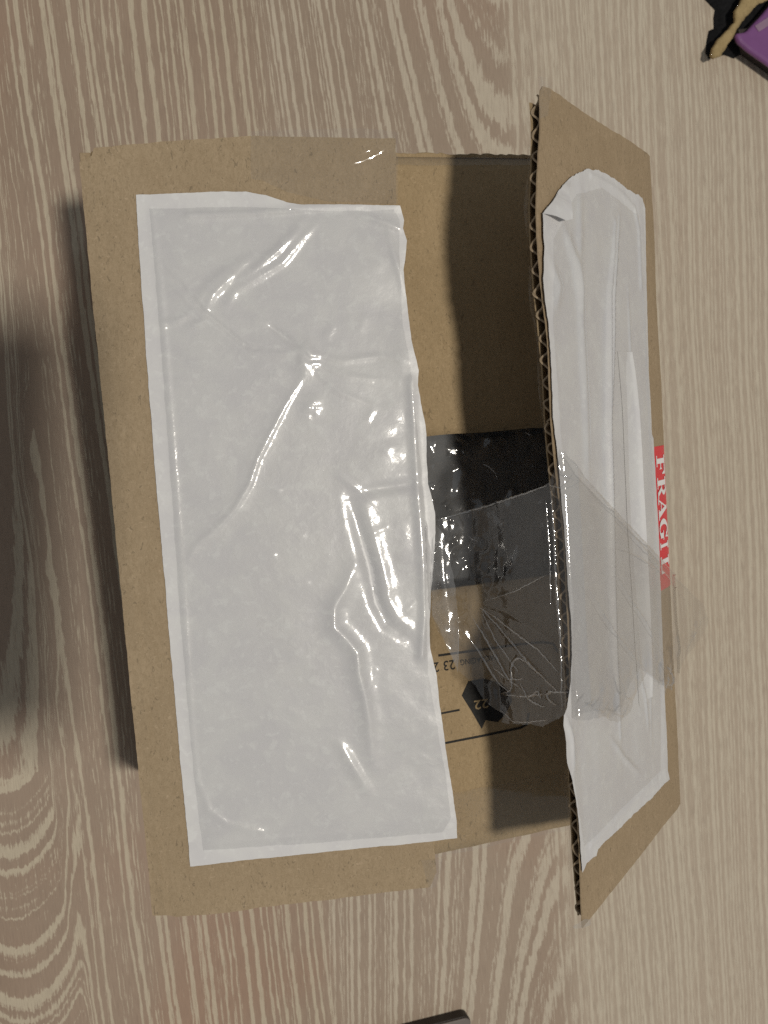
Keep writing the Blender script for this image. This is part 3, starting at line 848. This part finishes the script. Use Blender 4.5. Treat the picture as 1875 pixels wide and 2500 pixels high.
for (y0, y1, sd) in ((-.12, 2.6, 44), (L-.4, L+.06, 45)):
    poly = densify([(12.0, y0), (W-.5, y0), (W-.5, y1), (12.0, y1)], .3, .03, seed=sd)
    UV, F = fill(poly, .3, sd)
    z = H-.20+.03*np.abs(vnoise(UV, .9, sd))
    mesh("clear_tape", np.c_[UV, z], F, TAPE_M, box, True)
# tape hanging off the inner liner along the torn edge
for v0, v1, sd in ((25.0, 28.2, 51), (18.2, 24.0, 52), (2.0, 5.8, 53)):
    vs = np.linspace(v0, v1, 16)
    poly = [(float(inner_e(v))-.6, float(v)) for v in vs]+[(float(inner_e(v))+.16+.10*math.sin(v*2.2+sd), float(v)) for v in vs[::-1]]
    sheet("clear_tape", poly, .14, lambda UV, h: on_flap(UV, h), TAPE_M, box, ragged=.01, bstep=.15, seed=sd,
          height=lambda UV: -BT-.06-.04*np.abs(vnoise(UV, 1.5, sd)))

# ------------------------------------------------------------------ red FRAGILE tape along the crease of the lifted flap
red = sheet("fragile_tape", [(.03, 17.1), (2.6, 17.1), (2.6, 10.6), (.03, 10.6)], .3, on_flap, REDM, box, bstep=.3, seed=17,
            height=lambda UV: .045-.055*np.exp(-(UV[:, 0]/.3)**2))
def rect(x0, y0, x1, y1):
    return [(x0, y0), (x1, y0), (x1, y1), (x0, y1)]
def ring(cx, cy, rx, ry, wx, wy, a0, a1, n=16):
    out = []
    for i in range(n):
        t0 = math.radians(a0+(a1-a0)*i/n); t1 = math.radians(a0+(a1-a0)*(i+1)/n)
        out.append([(cx+rx*math.cos(t0), cy+ry*math.sin(t0)), (cx+rx*math.cos(t1), cy+ry*math.sin(t1)),
                    (cx+(rx-wx)*math.cos(t1), cy+(ry-wy)*math.sin(t1)), (cx+(rx-wx)*math.cos(t0), cy+(ry-wy)*math.sin(t0))])
    return out
GL = {
 'F': [rect(.0, 0, .58, .09), rect(.16, .09, .42, .91), rect(0, .91, .98, 1), [(.80, .91), (.98, .91), (.98, .66), (.93, .66)], rect(.42, .46, .70, .55), [(.62, .46), (.72, .34), (.72, .68), (.62, .55)]],
 'R': [rect(0, 0, .56, .09), rect(.14, .09, .40, .91), rect(0, .91, .56, 1), rect(.40, .46, .56, .54)]+ring(.54, .735, .36, .265, .24, .09, -90, 90)+[[(.46, .46), (.66, .50), (.92, .09), (1.04, .09), (1.04, 0), (.74, 0)]],
 'A': [[(.09, .09), (.18, .09), (.54, .95), (.45, .95)], [(.40, 1), (.58, 1), (.95, .09), (.66, .09)], rect(.26, .30, .74, .38), rect(-.02, 0, .32, .09), rect(.56, 0, 1.06, .09)],
 'G': ring(.52, .5, .52, .52, .27, .08, 42, 318, 22)+[rect(.66, .08, .92, .40), rect(.56, .40, 1.02, .48), [(.80, .70), (.90, .66), (.94, .98), (.86, .98)]],
 'I': [rect(.0, 0, .62, .09), rect(.17, .09, .45, .91), rect(.0, .91, .62, 1)],
 'L': [rect(0, 0, .95, .09), rect(.16, .09, .42, .91), rect(0, .91, .58, 1), [(.78, .09), (.95, .09), (.95, .36), (.90, .36)]],
 'E': [rect(0, 0, .95, .09), rect(.16, .09, .42, .91), rect(0, .91, .95, 1), [(.78, .09), (.95, .09), (.95, .34), (.90, .34)], [(.78, .91), (.95, .91), (.95, .66), (.90, .66)], rect(.42, .46, .68, .55)],
}
cells = [('F', 16.68, 15.80), ('R', 15.68, 14.78), ('A', 14.78, 13.82), ('G', 13.80, 12.86), ('I', 12.74, 12.22), ('L', 12.10, 11.28)]
for ch, va, vb in cells:
    V, F = [], []
    for k, poly in enumerate(GL[ch]):
        b = len(V)
        for x, y in poly:
            q = FO+(1.40-1.10*y)*FU+(va+(vb-va)*x)*EY+(.060+.0006*k)*FN
            V.append(q)
        F.append(tuple(range(b, len(V))))
    mesh("letter", V, F, WHITE_INK, red)

# ------------------------------------------------------------------ what is in the box
parcel = thing("wrapped_parcel", "dark item in crinkled clear bubble wrap inside the open box", "parcel", (12.2, 15, .5))
pb = box_mesh("body", (2.0, 2.2, .5), (22.4, 27.8, 15.7), DARK, parcel, .8)
UV, F = fill(densify([(1.6, 6), (22.8, 6), (22.8, 24), (1.6, 24)], .3), .11, 61)
near = np.exp(-((UV[:, 1]-15)/4.5)**2)
wp = UV+.5*np.c_[vnoise(UV, .9, 66), vnoise(UV, .9, 67)]
hw = 16.0+.17*vnoise(wp, .9, 62)+.12*vnoise(wp, 1.8, 63)+.05*vnoise(wp, 3.4, 64)
hw = 15.80+.85*(hw-15.85)+.30
hw -= .5*(1-near)
mesh("bubble_wrap", np.c_[UV, hw], F, WRAP_M, parcel, True)

def wrap_z(UV):
    w_ = UV+.5*np.c_[vnoise(UV, .9, 66), vnoise(UV, .9, 67)]
    z = 16.0+.17*vnoise(w_, .9, 62)+.12*vnoise(w_, 1.8, 63)+.05*vnoise(w_, 3.4, 64)
    return 15.80+.85*(z-15.85)+.30-.5*(1-np.exp(-((UV[:, 1]-15)/4.5)**2))
cv, cf = [], []
r = random.Random(77)
for q in range(110):
    cx_, cy_ = (r.gauss(13.0, 1.3), r.gauss(14.2, 1.7)) if q < 85 else (r.uniform(12, 20), r.uniform(12, 18))
    a0, da, R_ = r.uniform(0, 6.28), r.uniform(.5, 1.9), r.choice((r.uniform(.10, .3), r.uniform(.3, .9)))
    l = [(cx_+R_*math.cos(a0+da*k/7), cy_+R_*math.sin(a0+da*k/7)*.8+r.uniform(-.04, .04)) for k in range(8)]
    u_, h_, f_ = pleat(l, r.uniform(.04, .10), None, 300+q, None, None, None, lift=.0)
    o_ = len(cv)
    cv += list(np.c_[u_, wrap_z(u_)+h_+.02])
    cf += [tuple(i+o_ for i in k_) for k_ in f_]
cw = mesh("wrap_crease", cv, cf, PLEAT_M, parcel, True)
cw["kind"] = "stuff"

# ------------------------------------------------------------------ things at the corners of the picture
def dome(name, poly, z0, h, mat, parent, step=.18, seed=1, rag=.02):
    b = densify(poly, .25, rag, seed=seed)
    UV, F = fill(b, step, seed)
    P = np.array(b)
    d = np.min(np.linalg.norm(UV[:, None]-P[None], axis=2), axis=1)
    z = z0+h*(1-np.exp(-d/.35))+.12*h*vnoise(UV, 1.4, seed)*(1-np.exp(-d/.3))
    n0 = len(UV)
    return mesh(name, np.c_[UV, z], F, mat, parent, True)
blk = BLACKTHING[:-1]+[(46.5, 46), (46, 50), (41.2, 50), (40.6, 47.5)]
bt = thing("black_cloth", "crumpled black fabric under the torn cardboard strip on the wood floor", "cloth", (43, 44, 0))
dome("fabric", blk, .03, .55, BLACK_M, bt, seed=71)
st = STRIPCARD+[(47, 48.5), (44.5, 48.5)]
sc = sheet("cardboard_strip", st, .3, lambda UV, h: np.c_[UV, h], kraft("kraft_torn_strip", (.36, .27, .135)), None, ragged=.06, bstep=.13, seed=72,
           height=lambda UV: 1.25+.12*np.maximum(UV[:, 1]-41, 0)+.08*vnoise(UV, .8, 73))
sc["label"] = "narrow torn strip of brown cardboard lying across black fabric"
sc["category"] = "cardboard strip"
solidify(sc, .3)
pp_ = thing("purple_case", "smooth purple plastic item beside the torn cardboard strip", "plastic item", (45, 42.8, 0))
pu = [(41.5, 42.65), (42.3, 42.75), (43.6, 43.9), (46, 46.2), (50, 46), (50, 38.3), (45.2, 40.05), (43.7, 40.9), (42.5, 41.55), (41.7, 42.1)]
prism("shell", pu, 1.25, 1.75, PURPLE_M, pp_, .24, 4)
prism("base", [(p[0]+.55, p[1]+.45) for p in pu], .0, 1.245, GREYDARK_M, pp_, .05)  # dark colour stands in for the shadow below the purple shell
tl = mesh("strap", [(42.9, 43.1, 1.80), (43.2, 42.75, 1.80), (46, 44.3, 1.82), (45.8, 44.75, 1.82)], [(0, 1, 2, 3)], plain("mauve_strap", (.26, .17, .24), .6, .2), pp_)
solidify(tl, .08)

gd = thing("grey_case", "taupe grey slab with rounded corner and black side on the wood floor", "case", (16, -22, 0))
def rounded(pts, rad, n=8):
    out = []
    m = len(pts)
    for i in range(m):
        p, a, b = (np.array(pts[j % m], float) for j in (i, i-1, i+1))
        da, db = (a-p)/np.linalg.norm(a-p), (b-p)/np.linalg.norm(b-p)
        p0, p1 = p+da*rad, p+db*rad
        for k in range(n+1):
            t = k/n
            out.append(tuple((1-t)**2*p0+2*t*(1-t)*p+t*t*p1))
    return out
gp = [(6.0, -19.3), (18.95, -19.45), (18.8, -36), (6, -36)]
prism("side_band", rounded(gp, .55), .0, .80, GREYDARK_M, gd, .06)
prism("top_cover", rounded([(p[0]*.99+.14, p[1]*.99-.25) for p in gp], .5), .803, .95, GREY_M, gd, .06)

# the phone that takes the picture: its shadow is the dark patch on the floor at the left
ph = thing("phone", "dark phone held flat above the cardboard box", "phone", (-2, 12, 55.5))
Rm = Matrix.LocRotScale(Vector(cam.location), cam.rotation_euler, None)
pts = []
for z in (.15, .95):
    for x, y in ((-4.9, .6), (3.3, .6), (3.3, -18.6), (-4.9, -18.6)):
        q = Rm @ Vector((x*CM, y*CM, z*CM))
        pts.append(tuple(c/CM for c in q))
po = mesh("body", pts, [(3, 2, 1, 0), (4, 5, 6, 7), (0, 1, 5, 4), (1, 2, 6, 5), (2, 3, 7, 6), (3, 0, 4, 7)], PHONE_M, ph)
bevel(po, .25, 3)
